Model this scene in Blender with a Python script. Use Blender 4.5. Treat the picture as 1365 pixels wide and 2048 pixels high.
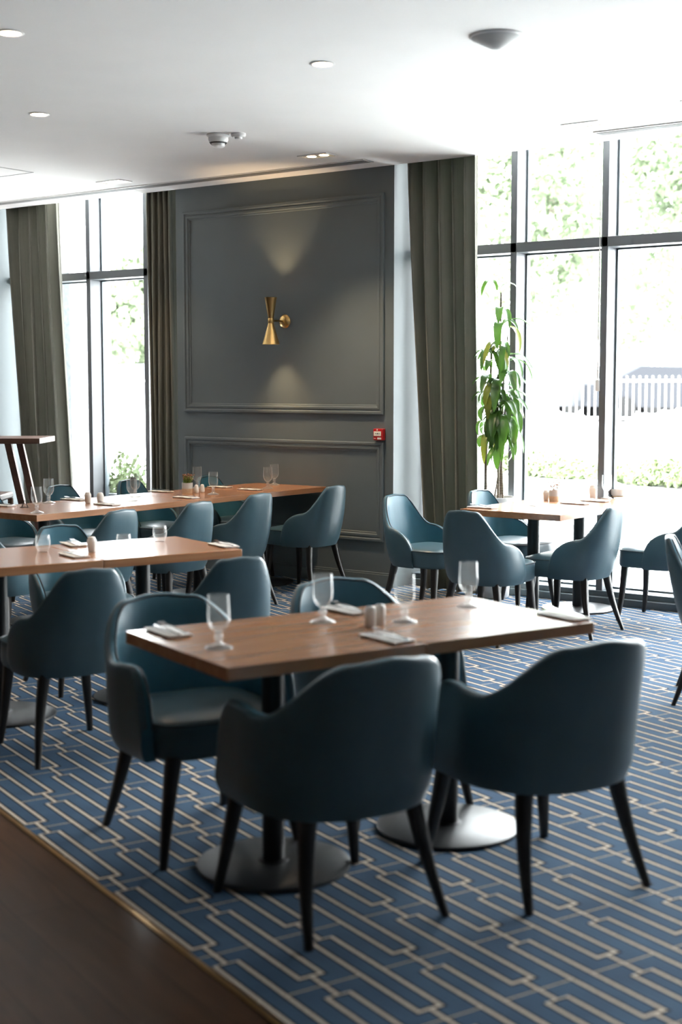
import bpy, math, random
from mathutils import Vector, Matrix
for o in list(bpy.data.objects): bpy.data.objects.remove(o)
S = bpy.context.scene
COL = S.collection
PI = math.pi
def R(d): return math.radians(d)

# ------------------------------------------------------------------ camera
cam = bpy.data.cameras.new('camera'); camo = bpy.data.objects.new('camera', cam); COL.objects.link(camo)
F_PX, YH, YAW, CH = 2760.0, 768.0, 36.3, 1.55
pitch = math.atan((1024 - YH) / F_PX)
camo.location = (0, 0, CH)
camo.rotation_euler = (PI/2 - pitch, 0, R(YAW))
cam.sensor_fit = 'VERTICAL'; cam.sensor_height = 36.0; cam.lens = 36.0 * F_PX / 2048.0
cam.clip_start = 0.05; cam.clip_end = 400
cam.dof.use_dof = True; cam.dof.focus_distance = 10.2; cam.dof.aperture_fstop = 2.2
S.camera = camo
S.view_settings.view_transform = 'Standard'; S.view_settings.look = 'None'
S.view_settings.gamma = 1.0; S.view_settings.use_curve_mapping = False
S.view_settings.exposure = 2.0

# ------------------------------------------------------------------ sky
W = bpy.data.worlds.new('sky'); S.world = W; W.use_nodes = True
nt = W.node_tree; nt.nodes.clear()
wo = nt.nodes.new('ShaderNodeOutputWorld'); bg = nt.nodes.new('ShaderNodeBackground')
tc = nt.nodes.new('ShaderNodeTexCoord'); sx = nt.nodes.new('ShaderNodeSeparateXYZ'); rp = nt.nodes.new('ShaderNodeValToRGB')
rp.color_ramp.elements[0].position = 0.0; rp.color_ramp.elements[0].color = (1, 1, .99, 1)
rp.color_ramp.elements[1].position = 1.0; rp.color_ramp.elements[1].color = (.84, .92, 1, 1)
nt.links.new(tc.outputs['Generated'], sx.inputs[0]); nt.links.new(sx.outputs['Z'], rp.inputs[0])
nt.links.new(rp.outputs[0], bg.inputs['Color']); bg.inputs['Strength'].default_value = 7.0
nt.links.new(bg.outputs[0], wo.inputs[0])
sun = bpy.data.lights.new('sun','SUN'); sun.energy = 7; sun.angle = R(3); sun.color = (1,.96,.90)
suno = bpy.data.objects.new('sun', sun); COL.objects.link(suno); suno.rotation_euler = Vector((-.6,.30,-.75)).to_track_quat('-Z','Y').to_euler()
# daylight portals just inside the glazing (sampling guides for the sky, they emit nothing themselves)
def portal(name, x0, x1, y, z0, z1):
    l = bpy.data.lights.new(name, 'AREA'); l.shape = 'RECTANGLE'; l.size = x1-x0; l.size_y = z1-z0
    l.cycles.is_portal = True
    o = bpy.data.objects.new(name, l); COL.objects.link(o)
    o.location = ((x0+x1)/2, y, (z0+z1)/2); o.rotation_euler = (R(-90), 0, 0)
portal('daylight_portal', -5.8, .3, 9.12, .02, 3.4)
portal('daylight_portal', -10.5, -8.1, 9.12, .02, 3.4)

# ------------------------------------------------------------------ material helpers
def mat(name, col=(.5,.5,.5), rough=.5, metal=0, spec=.5, **kw):
    m = bpy.data.materials.new(name); m.use_nodes = True
    b = m.node_tree.nodes['Principled BSDF']
    b.inputs['Base Color'].default_value = (*col, 1); b.inputs['Roughness'].default_value = rough
    b.inputs['Metallic'].default_value = metal; b.inputs['Specular IOR Level'].default_value = spec
    for k, v in kw.items(): b.inputs[k.replace('_', ' ')].default_value = v
    return m
def N(m, t): return m.node_tree.nodes.new(t)
def L(m, a, b): m.node_tree.links.new(a, b)
def BS(m): return m.node_tree.nodes['Principled BSDF']
def noise_var(m, c1, c2, scale=20, detail=4, stretch=(1,1,1), bump=0, bscale=None, inp='Object'):
    t = N(m,'ShaderNodeTexCoord'); mp = N(m,'ShaderNodeMapping'); mp.inputs['Scale'].default_value = stretch
    n = N(m,'ShaderNodeTexNoise'); n.inputs['Scale'].default_value = scale; n.inputs['Detail'].default_value = detail
    r = N(m,'ShaderNodeValToRGB'); r.color_ramp.elements[0].color = (*c1,1); r.color_ramp.elements[1].color = (*c2,1)
    r.color_ramp.elements[0].position = .3; r.color_ramp.elements[1].position = .7
    L(m,t.outputs[inp],mp.inputs[0]); L(m,mp.outputs[0],n.inputs[0]); L(m,n.outputs['Fac'],r.inputs[0]); L(m,r.outputs[0],BS(m).inputs['Base Color'])
    if bump:
        n2 = N(m,'ShaderNodeTexNoise'); n2.inputs['Scale'].default_value = bscale or scale*4; L(m,mp.outputs[0],n2.inputs[0])
        bp = N(m,'ShaderNodeBump'); bp.inputs['Strength'].default_value = bump; bp.inputs['Distance'].default_value = .002
        L(m,n2.outputs['Fac'],bp.inputs['Height']); L(m,bp.outputs[0],BS(m).inputs['Normal'])
    return m
class MX:                                        # tiny maths builder on shader nodes
    def __init__(s, m): s.m = m
    def op(s, o, a, b=None, c=None):
        n = N(s.m,'ShaderNodeMath'); n.operation = o
        for i, v in enumerate((a,b,c)):
            if v is None: continue
            if isinstance(v,(int,float)): n.inputs[i].default_value = v
            else: L(s.m, v, n.inputs[i])
        return n.outputs[0]

M = {}
M['wall'] = noise_var(mat('painted_panelling', rough=.5, spec=.4), (.122,.146,.152), (.130,.155,.162), 3)
M['room'] = mat('plain_wall_paint', (.06,.062,.065), .8)
M['ceil'] = noise_var(mat('ceiling_paint', rough=.9, spec=.2), (.80,.79,.77), (.83,.82,.80), 2, bump=.05, bscale=60)
M['frame'] = mat('window_frame_grey', (.13,.14,.15), .45, spec=.4)
M['framein'] = mat('window_frame_dark', (.11,.14,.155), .5)
M['black'] = mat('black_powder_coat', (.012,.013,.014), .42)
M['disc'] = noise_var(mat('black_base_metal', rough=.36, spec=.6), (.016,.017,.018), (.024,.025,.027), 60, bump=.1)
M['legwood'] = noise_var(mat('ebonised_wood', rough=.38), (.008,.007,.006), (.016,.012,.010), 12, stretch=(6,6,1))
def leather(n, a, b, rough=.4):
    return noise_var(mat(n, rough=rough, spec=.5, Coat_Weight=.05, Coat_Roughness=.3), a, b, 9, bump=.06, bscale=260)
M['leather'] = leather('teal_leather', (.024,.108,.155), (.028,.124,.178), .46)
M['leatherin'] = leather('slate_leather', (.040,.085,.108), (.050,.098,.122), .34)
M['pipe'] = mat('leather_piping', (.03,.045,.055), .3)
M['white_plastic'] = mat('white_plastic', (.78,.77,.75), .45)
M['grey_dome'] = mat('speaker_grille_grey', (.42,.42,.41), .6)
M['brass'] = noise_var(mat('brushed_brass', rough=.3, metal=1), (.62,.40,.15), (.72,.48,.20), 8, stretch=(30,30,1))
M['steel'] = mat('polished_steel', (.75,.75,.76), .15, 1)
M['ceramic'] = mat('white_ceramic', (.78,.75,.70), .3)
M['tan'] = noise_var(mat('tan_stoneware', rough=.6), (.58,.42,.27), (.68,.52,.36), 60)
M['grey_glaze'] = mat('grey_glaze', (.55,.57,.56), .3)
M['napkin'] = mat('white_paper_napkin', (.93,.91,.87), .8)
M['red'] = mat('red_plastic', (.50,.010,.012), .35)
M['redlabel'] = mat('call_point_label', (.80,.76,.66), .5)
M['ink'] = mat('black_ink', (.02,.02,.02), .6)
M['soil'] = mat('soil', (.05,.03,.02), .9)
M['slot'] = mat('slot_dark', (.05,.05,.045), .6)
M['brassstrip'] = mat('brass_trim', (.50,.30,.11), .35, 1)
M['cutaway'] = mat('white_planter', (.75,.75,.73), .4)
M['petal'] = noise_var(mat('dark_flower_tips', rough=.7), (.16,.05,.05), (.34,.18,.08), 90)
M['sprout'] = noise_var(mat('green_sprouts', rough=.6), (.13,.24,.04), (.30,.42,.09), 60)
M['twig'] = noise_var(mat('dried_twigs', rough=.7), (.25,.10,.06), (.40,.22,.14), 60)
M['bark'] = noise_var(mat('ringed_stem', rough=.8), (.10,.08,.06), (.28,.24,.19), 14, stretch=(1,1,9))
M['terrace'] = noise_var(mat('pale_paving', rough=.85), (.58,.575,.56), (.64,.635,.62), 1.2)
M['tarmac'] = mat('pale_tarmac', (.55,.55,.55), .9)
M['stone'] = noise_var(mat('grey_stone', rough=.9), (.36,.37,.38), (.5,.5,.5), 22)
M['leaf_out'] = noise_var(mat('tree_leaf', rough=.7), (.10,.135,.075), (.165,.20,.12), .9)
M['hedge'] = noise_var(mat('hedge_leaf', rough=.7), (.07,.10,.04), (.14,.17,.08), 6)
M['trunk'] = mat('tree_bark', (.28,.24,.2), .9)
M['fence'] = mat('white_fence', (.8,.8,.8), .5)
M['carw'] = mat('pale_car_paint', (.050,.052,.056), .6, spec=.05)
M['carg'] = mat('grey_car_paint', (.020,.021,.024), .6, spec=.05)
M['carr'] = mat('orange_car_paint', (.10,.025,.012), .6, spec=.05)
M['carglass'] = mat('dark_car_glass', (.012,.013,.015), .5, spec=.05)
M['tyre'] = mat('tyre_rubber', (.015,.015,.015), .9, spec=.05)
M['patio'] = mat('sage_metal', (.23,.29,.28), .45)

# glossy leaves with some light coming through
def translucent(name, c1, c2, tr, w, scale, rough=.35, stretch=(1,1,1)):
    m = noise_var(mat(name, rough=rough), c1, c2, scale, stretch=stretch)
    t = N(m,'ShaderNodeBsdfTranslucent'); t.inputs[0].default_value = (*tr,1); mx = N(m,'ShaderNodeMixShader'); mx.inputs[0].default_value = w
    out = m.node_tree.nodes['Material Output']; L(m,BS(m).outputs[0],mx.inputs[1]); L(m,t.outputs[0],mx.inputs[2]); L(m,mx.outputs[0],out.inputs[0])
    return m
M['leaf'] = translucent('houseplant_leaf', (.018,.06,.014), (.06,.15,.025), (.14,.32,.04), .18, 5)
M['leafy'] = translucent('yellowing_leaf', (.12,.18,.02), (.22,.23,.03), (.3,.32,.04), .25, 18)
M['curtain'] = translucent('olive_curtain', (.215,.205,.17), (.25,.24,.20), (.30,.34,.28), .16, 90, .85, (1,1,.05))

def glassy(name, tint, gloss, rough=.02):
    m = bpy.data.materials.new(name); m.use_nodes = True; n = m.node_tree; n.nodes.clear()
    o = n.nodes.new('ShaderNodeOutputMaterial'); t = n.nodes.new('ShaderNodeBsdfTransparent'); t.inputs[0].default_value = (*tint,1)
    g = n.nodes.new('ShaderNodeBsdfGlossy'); g.inputs['Roughness'].default_value = rough
    lw = n.nodes.new('ShaderNodeLayerWeight'); lw.inputs[0].default_value = gloss; mx = n.nodes.new('ShaderNodeMixShader')
    n.links.new(lw.outputs['Fresnel'], mx.inputs[0]); n.links.new(t.outputs[0], mx.inputs[1]); n.links.new(g.outputs[0], mx.inputs[2]); n.links.new(mx.outputs[0], o.inputs[0])
    return m
M['pane'] = glassy('window_glass', (.97,.985,.985), .12)
def clearware(name, face, edge, white):  # white mixed into rims and feet stands for light caught in the glass
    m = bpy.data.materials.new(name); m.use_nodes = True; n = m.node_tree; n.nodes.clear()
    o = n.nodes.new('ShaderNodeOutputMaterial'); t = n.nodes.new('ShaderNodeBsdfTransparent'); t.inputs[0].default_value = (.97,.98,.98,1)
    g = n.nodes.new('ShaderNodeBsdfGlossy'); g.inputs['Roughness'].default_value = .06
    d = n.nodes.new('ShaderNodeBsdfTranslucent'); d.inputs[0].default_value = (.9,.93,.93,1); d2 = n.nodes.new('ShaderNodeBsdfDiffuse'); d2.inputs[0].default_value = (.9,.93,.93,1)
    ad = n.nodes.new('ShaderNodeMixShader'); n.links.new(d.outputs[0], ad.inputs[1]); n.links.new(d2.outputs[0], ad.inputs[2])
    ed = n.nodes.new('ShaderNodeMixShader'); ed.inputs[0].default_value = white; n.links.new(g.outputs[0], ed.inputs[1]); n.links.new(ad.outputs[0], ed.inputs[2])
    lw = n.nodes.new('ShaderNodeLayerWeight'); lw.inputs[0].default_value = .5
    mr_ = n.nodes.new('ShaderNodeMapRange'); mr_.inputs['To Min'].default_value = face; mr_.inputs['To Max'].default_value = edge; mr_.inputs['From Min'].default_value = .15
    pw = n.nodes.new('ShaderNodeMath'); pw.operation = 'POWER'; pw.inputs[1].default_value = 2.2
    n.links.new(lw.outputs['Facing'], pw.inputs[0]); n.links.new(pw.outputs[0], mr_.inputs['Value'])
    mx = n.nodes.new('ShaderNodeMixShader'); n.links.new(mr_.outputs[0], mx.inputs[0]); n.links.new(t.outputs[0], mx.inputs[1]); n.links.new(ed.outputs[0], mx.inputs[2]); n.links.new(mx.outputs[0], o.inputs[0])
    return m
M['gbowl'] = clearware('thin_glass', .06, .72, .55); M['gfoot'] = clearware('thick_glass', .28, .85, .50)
M['glass'] = mat('clear_glass', (1,1,1), .02, Transmission_Weight=1.0, IOR=1.45)

def emit(name, col, s):
    m = bpy.data.materials.new(name); m.use_nodes = True; b = BS(m)
    b.inputs['Base Color'].default_value = (*col,1); b.inputs['Emission Color'].default_value = (*col,1); b.inputs['Emission Strength'].default_value = s
    return m
M['lamp'] = emit('warm_led', (1,.76,.45), 9)
M['bulb'] = emit('sconce_bulb', (1,.72,.38), 12)

# wood table tops: long straight walnut grain along local y
def wood(name, c1, c2, c3, rough, sc=1.0, axis='y', coat=.0):
    m = mat(name, rough=rough, Coat_Weight=coat, Coat_Roughness=.15)
    t = N(m,'ShaderNodeTexCoord'); mp = N(m,'ShaderNodeMapping')
    mp.inputs['Scale'].default_value = (14*sc, .9*sc, 14*sc) if axis == 'y' else (.9*sc, 14*sc, 14*sc)
    n = N(m,'ShaderNodeTexNoise'); n.inputs['Scale'].default_value = 1.6; n.inputs['Detail'].default_value = 8; n.inputs['Distortion'].default_value = .6
    r = N(m,'ShaderNodeValToRGB'); e = r.color_ramp.elements; e[0].position = .3; e[0].color = (*c1,1); e[1].position = .72; e[1].color = (*c3,1)
    k = e.new(.5); k.color = (*c2,1)
    oi = N(m,'ShaderNodeObjectInfo'); ad = N(m,'ShaderNodeVectorMath'); ad.operation = 'ADD'
    L(m,t.outputs['Object'],mp.inputs[0]); L(m,mp.outputs[0],ad.inputs[0]); L(m,oi.outputs['Location'],ad.inputs[1])
    L(m,ad.outputs[0],n.inputs[0]); L(m,n.outputs['Fac'],r.inputs[0]); L(m,r.outputs[0],BS(m).inputs['Base Color'])
    bp = N(m,'ShaderNodeBump'); bp.inputs['Strength'].default_value = .02; bp.inputs['Distance'].default_value = .001
    L(m,n.outputs['Fac'],bp.inputs['Height']); L(m,bp.outputs[0],BS(m).inputs['Normal'])
    return m
M['table'] = wood('walnut_tabletop', (.32,.135,.058), (.37,.165,.075), (.43,.20,.093), .26, coat=.3)
M['tableedge'] = wood('walnut_edge', (.32,.15,.072), (.36,.175,.088), (.40,.20,.105), .45)
M['darkwood'] = wood('dark_walnut', (.055,.025,.016), (.09,.042,.027), (.12,.060,.040), .45, axis='x')
M['chairwood'] = wood('oak_frame', (.10,.055,.03), (.15,.085,.05), (.20,.12,.075), .5)

# carpet: interlocking long rectangles joined by links, thin cross lines (object x runs with the brass strip)
def carpet():
    m = mat('patterned_carpet', rough=.95, spec=.15); X = MX(m)
    t = N(m,'ShaderNodeTexCoord'); s = N(m,'ShaderNodeSeparateXYZ'); L(m,t.outputs['Object'],s.inputs[0])
    wob = N(m,'ShaderNodeTexNoise'); wob.inputs['Scale'].default_value = 170; wob.inputs['Detail'].default_value = 1; L(m,t.outputs['Object'],wob.inputs[0])
    wv = X.op('MULTIPLY', X.op('SUBTRACT', wob.outputs['Fac'], .5), .004)
    u, v = X.op('ADD', s.outputs['X'], wv), X.op('ADD', s.outputs['Y'], wv)
    v0 = X.op('SUBTRACT', v, 1.802); k = X.op('FLOOR', X.op('DIVIDE', v0, .15)); vf = X.op('SUBTRACT', v0, X.op('MULTIPLY', k, .15))
    u0 = X.op('ADD', X.op('ADD', u, 4.791), X.op('MULTIPLY', k, .3235))
    uf = X.op('SUBTRACT', u0, X.op('MULTIPLY', X.op('FLOOR', X.op('DIVIDE', u0, .647)), .647))
    def box(uu, vv, cu, cv, hu, hv):
        return X.op('MAXIMUM', X.op('SUBTRACT', X.op('ABSOLUTE', X.op('SUBTRACT', uu, cu)), hu), X.op('SUBTRACT', X.op('ABSOLUTE', X.op('SUBTRACT', vv, cv)), hv))
    rect = X.op('ABSOLUTE', box(uf, vf, .258, .035, .258, .035))
    # next column's lower edge seen from the top of this cell
    uf2 = X.op('SUBTRACT', X.op('ADD', uf, .3235), X.op('MULTIPLY', X.op('FLOOR', X.op('DIVIDE', X.op('ADD', uf, .3235), .647)), .647))
    rect2 = X.op('ABSOLUTE', box(uf2, vf, .258, .185, .258, .035))
    link = box(uf, vf, .5815, .035, .066, .0001)
    th1 = box(uf, vf, .5815, .075, .0001, .076)
    th2 = box(uf, vf, .258, .11, .0001, .04)
    wide = X.op('MINIMUM', X.op('MINIMUM', rect, rect2), link)
    thin = X.op('MINIMUM', th1, th2)
    cream = X.op('MAXIMUM', X.op('LESS_THAN', wide, .0056), X.op('LESS_THAN', thin, .0021))
    dark = X.op('MAXIMUM', X.op('LESS_THAN', wide, .0135), X.op('LESS_THAN', thin, .0050))
    n = N(m,'ShaderNodeTexNoise'); n.inputs['Scale'].default_value = 5; n.inputs['Detail'].default_value = 5; L(m,t.outputs['Object'],n.inputs[0])
    r = N(m,'ShaderNodeValToRGB'); r.color_ramp.elements[0].position = .3; r.color_ramp.elements[1].position = .7
    r.color_ramp.elements[0].color = (.048,.095,.165,1); r.color_ramp.elements[1].color = (.072,.140,.230,1); L(m,n.outputs['Fac'],r.inputs[0])
    f = N(m,'ShaderNodeTexNoise'); f.inputs['Scale'].default_value = 420; L(m,t.outputs['Object'],f.inputs[0])
    m1 = N(m,'ShaderNodeMix'); m1.data_type = 'RGBA'; m1.inputs[7].default_value = (.012,.011,.015,1); L(m,dark,m1.inputs[0]); L(m,r.outputs[0],m1.inputs[6])
    m2 = N(m,'ShaderNodeMix'); m2.data_type = 'RGBA'; m2.inputs[7].default_value = (.78,.66,.54,1); L(m,cream,m2.inputs[0]); L(m,m1.outputs[2],m2.inputs[6])
    m3 = N(m,'ShaderNodeMix'); m3.data_type = 'RGBA'; m3.blend_type = 'MULTIPLY'; m3.inputs[0].default_value = .35
    L(m,m2.outputs[2],m3.inputs[6]); L(m,f.outputs['Color'],m3.inputs[7]); 
    L(m,m3.outputs[2],BS(m).inputs['Base Color'])
    bp = N(m,'ShaderNodeBump'); bp.inputs['Strength'].default_value = .5; bp.inputs['Distance'].default_value = .003
    L(m,f.outputs['Fac'],bp.inputs['Height']); L(m,bp.outputs[0],BS(m).inputs['Normal'])
    return m
M['carpet'] = carpet()
def planks():
    m = mat('dark_plank_floor', rough=.36, spec=.16); X = MX(m)
    t = N(m,'ShaderNodeTexCoord'); br = N(m,'ShaderNodeTexBrick')
    br.inputs['Scale'].default_value = 1; br.inputs['Mortar Size'].default_value = .0016; br.inputs['Brick Width'].default_value = 1.9; br.inputs['Row Height'].default_value = .19
    br.inputs['Color1'].default_value = (.070,.035,.018,1); br.inputs['Color2'].default_value = (.095,.050,.028,1); br.inputs['Mortar'].default_value = (.018,.011,.008,1)
    L(m,t.outputs['Object'],br.inputs[0])
    mp = N(m,'ShaderNodeMapping'); mp.inputs['Scale'].default_value = (1.2,12,1); L(m,t.outputs['Object'],mp.inputs[0])
    n = N(m,'ShaderNodeTexNoise'); n.inputs['Scale'].default_value = 2; n.inputs['Detail'].default_value = 8; n.inputs['Distortion'].default_value = 1.4; L(m,mp.outputs[0],n.inputs[0])
    r = N(m,'ShaderNodeValToRGB'); r.color_ramp.elements[0].position = .25; r.color_ramp.elements[0].color = (.62,.62,.62,1); r.color_ramp.elements[1].position = .75; r.color_ramp.elements[1].color = (1.15,1.1,1.1,1); L(m,n.outputs['Fac'],r.inputs[0])
    x = N(m,'ShaderNodeMix'); x.data_type = 'RGBA'; x.blend_type = 'MULTIPLY'; x.inputs[0].default_value = 1; L(m,br.outputs['Color'],x.inputs[6]); L(m,r.outputs[0],x.inputs[7]); L(m,x.outputs[2],BS(m).inputs['Base Color'])
    bp = N(m,'ShaderNodeBump'); bp.inputs['Strength'].default_value = .15; bp.inputs['Distance'].default_value = .001; L(m,n.outputs['Fac'],bp.inputs['Height']); L(m,bp.outputs[0],BS(m).inputs['Normal'])
    return m
M['planks'] = planks()

# ------------------------------------------------------------------ mesh helpers
class MB:
    def __init__(s): s.v = []; s.f = []
    def add(s, vs, fs):
        k = len(s.v); s.v += [tuple(p) for p in vs]; s.f += [tuple(i+k for i in f) for f in fs]; return s
    def box(s, x0, x1, y0, y1, z0, z1, mtx=None):
        vs = [Vector(p) for p in ((x0,y0,z0),(x1,y0,z0),(x1,y1,z0),(x0,y1,z0),(x0,y0,z1),(x1,y0,z1),(x1,y1,z1),(x0,y1,z1))]
        if mtx: vs = [mtx @ p for p in vs]
        return s.add(vs, [(0,3,2,1),(4,5,6,7),(0,1,5,4),(1,2,6,5),(2,3,7,6),(3,0,4,7)])
    def rings(s, rings, cap0=True, cap1=True, closed=True):
        n = len(rings[0]); vs = [p for r in rings for p in r]; fs = []
        for i in range(len(rings)-1):
            for j in range(n if closed else n-1):
                a, b = i*n+j, i*n+(j+1) % n
                fs.append((a, b, b+n, a+n))
        if cap0: fs.append(tuple(reversed(range(n))))
        if cap1: fs.append(tuple(range((len(rings)-1)*n, len(rings)*n)))
        return s.add(vs, fs)
    def lathe(s, prof, n=28, c=(0,0,0), cap0=True, cap1=True, mtx=None):
        rs = []
        for r, z in prof:
            ring = [Vector((r*math.cos(2*PI*i/n), r*math.sin(2*PI*i/n), z)) for i in range(n)]
            if mtx: ring = [mtx @ p for p in ring]
            rs.append([p + Vector(c) for p in ring])
        return s.rings(rs, cap0, cap1)
    def tube(s, pts, rad, n=8):
        pts = [Vector(p) for p in pts]; rs = []
        if not hasattr(rad, '__len__'): rad = [rad]*len(pts)
        up = Vector((0,0,1)); prev = None
        for i, p in enumerate(pts):
            d = (pts[min(i+1,len(pts)-1)] - pts[max(i-1,0)]).normalized()
            if prev is None:
                a = up.cross(d); a = a.normalized() if a.length > .1 else Vector((1,0,0)).cross(d).normalized()
            else: a = (prev - d*prev.dot(d)).normalized()
            prev = a; b = d.cross(a)
            rs.append([p + (a*math.cos(2*PI*j/n) + b*math.sin(2*PI*j/n))*rad[i] for j in range(n)])
        return s.rings(rs)
    def build(s, name, m, parent=None, smooth=35, bevel=0, seg=2, sub=0):
        me = bpy.data.meshes.new(name); me.from_pydata(s.v, [], s.f); me.update()
        o = bpy.data.objects.new(name, me); COL.objects.link(o); me.materials.append(M[m] if isinstance(m, str) else m)
        if smooth:
            me.polygons.foreach_set('use_smooth', [True]*len(me.polygons)); me.set_sharp_from_angle(angle=R(smooth))
        if bevel:
            b = o.modifiers.new('bevel', 'BEVEL'); b.width = bevel; b.segments = seg; b.limit_method = 'ANGLE'; b.angle_limit = R(40)
        if sub:
            b = o.modifiers.new('sub', 'SUBSURF'); b.levels = sub; b.render_levels = sub
        if parent: o.parent = parent
        return o
def fixn(o):
    import bmesh
    b = bmesh.new(); b.from_mesh(o.data); bmesh.ops.recalc_face_normals(b, faces=b.faces); b.to_mesh(o.data); b.free(); return o
def tag(o, label=None, cat=None, group=None, kind=None):
    if label: o['label'] = label
    if cat: o['category'] = cat
    if group: o['group'] = group
    if kind: o['kind'] = kind
    return o
def thing(name, label, cat, loc=(0,0,0), rz=0, group=None):
    o = bpy.data.objects.new(name, None); COL.objects.link(o); o.empty_display_size = .1
    o.location = loc; o.rotation_euler = (0,0,rz); return tag(o, label, cat, group)
def copy_tree(o, parent=None):
    c = o.copy(); COL.objects.link(c)
    if parent: c.parent = parent
    for ch in o.children: copy_tree(ch, c)
    return c
def again(o, label, loc, rz=0, group=None, s=None):
    c = copy_tree(o); c['label'] = label; c.location = loc; c.rotation_euler = (0,0,rz)
    if group: c['group'] = group
    if s: c.scale = (s,s,s)
    return c
def place(o, loc, rz): o.location = loc; o.rotation_euler = (0,0,rz); return o
def struct(o, label=None, cat='structure'):
    o['kind'] = 'structure'
    if label: o['label'] = label; o['category'] = cat
    return o

# ------------------------------------------------------------------ room shell
YW = 8.65          # front face of the panelled wall and edge of the ceiling
YF = 8.92          # room side of the window frames
YG = 9.08          # glass
ZC = 3.17
A0 = R(-20.75)     # direction of the brass strip
o = MB().box(-13.5,8.0,1.636,16,-.10,0).build('floor', 'carpet', smooth=0); o.rotation_euler = (0,0,A0)
# trim the rotated slab to the room by making it only as large as needed
me = o.data
import bmesh
def clip(o, planes):
    b = bmesh.new(); b.from_mesh(o.data); mi = o.rotation_euler.to_matrix().inverted()
    for co, no in planes:
        g = b.verts[:] + b.edges[:] + b.faces[:]
        r = bmesh.ops.bisect_plane(b, geom=g, plane_co=mi @ Vector(co), plane_no=mi @ Vector(no), clear_outer=True)
        e = [x for x in r['geom_cut'] if isinstance(x, bmesh.types.BMEdge)]
        bmesh.ops.edgeloop_fill(b, edges=e)
    b.to_mesh(o.data); b.free()
room = [((-12.6,0,0),(-1,0,0)), ((5,0,0),(1,0,0)), ((0,YF+.2,0),(0,1,0)), ((0,-3.5,0),(0,-1,0))]
clip(o, room)
struct(o, 'blue carpet with cream interlocking rectangle pattern', 'floor')
o = MB().box(-13.5,8.0,-12,1.621,-.10,-.002).build('floor', 'planks', smooth=0); o.rotation_euler = (0,0,A0); clip(o, room)
struct(o, 'dark brown wooden plank floor beside the carpet', 'floor')
o = MB().box(-13,7.5,1.621,1.636,-.08,.002).build('trim_1', 'brassstrip', smooth=0); o.rotation_euler = (0,0,A0); clip(o, room)
struct(o, 'thin brass strip between carpet and wooden floor', 'trim')
struct(MB().box(-12.6,5,-3.5,YW,ZC,ZC+.3).build('ceiling', 'ceil', smooth=0), 'smooth white ceiling', 'ceiling')
struct(MB().box(-12.6,5,YW,YG+.25,ZC+.26,ZC+.36).build('ceiling', 'ceil', smooth=0), 'white underside of the curtain pocket', 'ceiling')
struct(MB().box(-12.8,-12.6,-3.5,YG+.2,-.1,3.5).build('wall_left', 'room', smooth=0), 'left side wall of the room', 'wall')
struct(MB().box(5,5.2,-3.5,YG+.2,-.1,3.5).build('wall_right', 'room', smooth=0), 'right side wall of the room', 'wall')
struct(MB().box(-12.8,5.2,-3.7,-3.5,-.1,3.5).build('wall_front', 'room', smooth=0), 'wall behind the viewer', 'wall')

# panelled piers: face at YW, sides run back to the glazing
def frame_mould(mb, x0, x1, z0, z1, y):
    # stepped picture-frame moulding: profile (inset from outer edge, projection)
    prof = [(0,0),(0,.018),(.006,.022),(.020,.022),(.026,.013),(.034,.011),(.040,.017),(.054,.017),(.060,.008),(.070,.006),(.074,0)]
    rings = []
    for (cx, cz, sx_, sz_) in ((x0,z0,1,1),(x1,z0,-1,1),(x1,z1,-1,-1),(x0,z1,1,-1)):
        rings.append([Vector((cx + sx_*a, y - b, cz + sz_*a)) for a, b in prof])
    n = len(prof); vs = [p for r in rings for p in r]; fs = []
    for i in range(4):
        k = (i+1) % 4
        for j in range(n-1): fs.append((i*n+j, i*n+j+1, k*n+j+1, k*n+j))
    mb.add(vs, fs)
def pier(name, x0, x1, lab):
    w = MB().box(x0,x1,YW,YG+.12,0,3.43).build(name, 'wall', smooth=0); struct(w, lab, 'wall')
    return w
W1 = (-8.075, -5.862)
w = pier('wall_back', *W1, 'blue grey panelled wall section between the two window bays')
mb = MB(); frame_mould(mb, -7.985, -5.945, 1.318, 2.975, YW); fixn(mb.build('panel_moulding', 'wall', w, smooth=25))
mb = MB(); frame_mould(mb, -7.985, -5.945, .345, 1.108, YW); fixn(mb.build('panel_moulding', 'wall', w, smooth=25))
pier('wall_back', .3, 5, 'blue grey wall section right of the windows, outside the photo')
w2 = pier('wall_back', -12.6, -10.50, 'blue grey wall section at the far left of the windows')
def base(x0, x1, y, nm):
    o = MB().box(x0,x1,y-.018,y,0,.095).box(x0,x1,y-.012,y,.095,.108).build(nm, 'wall', bevel=.003); struct(o, 'blue grey baseboard along the panelled wall', 'baseboard')
base(W1[0]-.012, W1[1]+.012, YW, 'baseboard_back')

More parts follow.
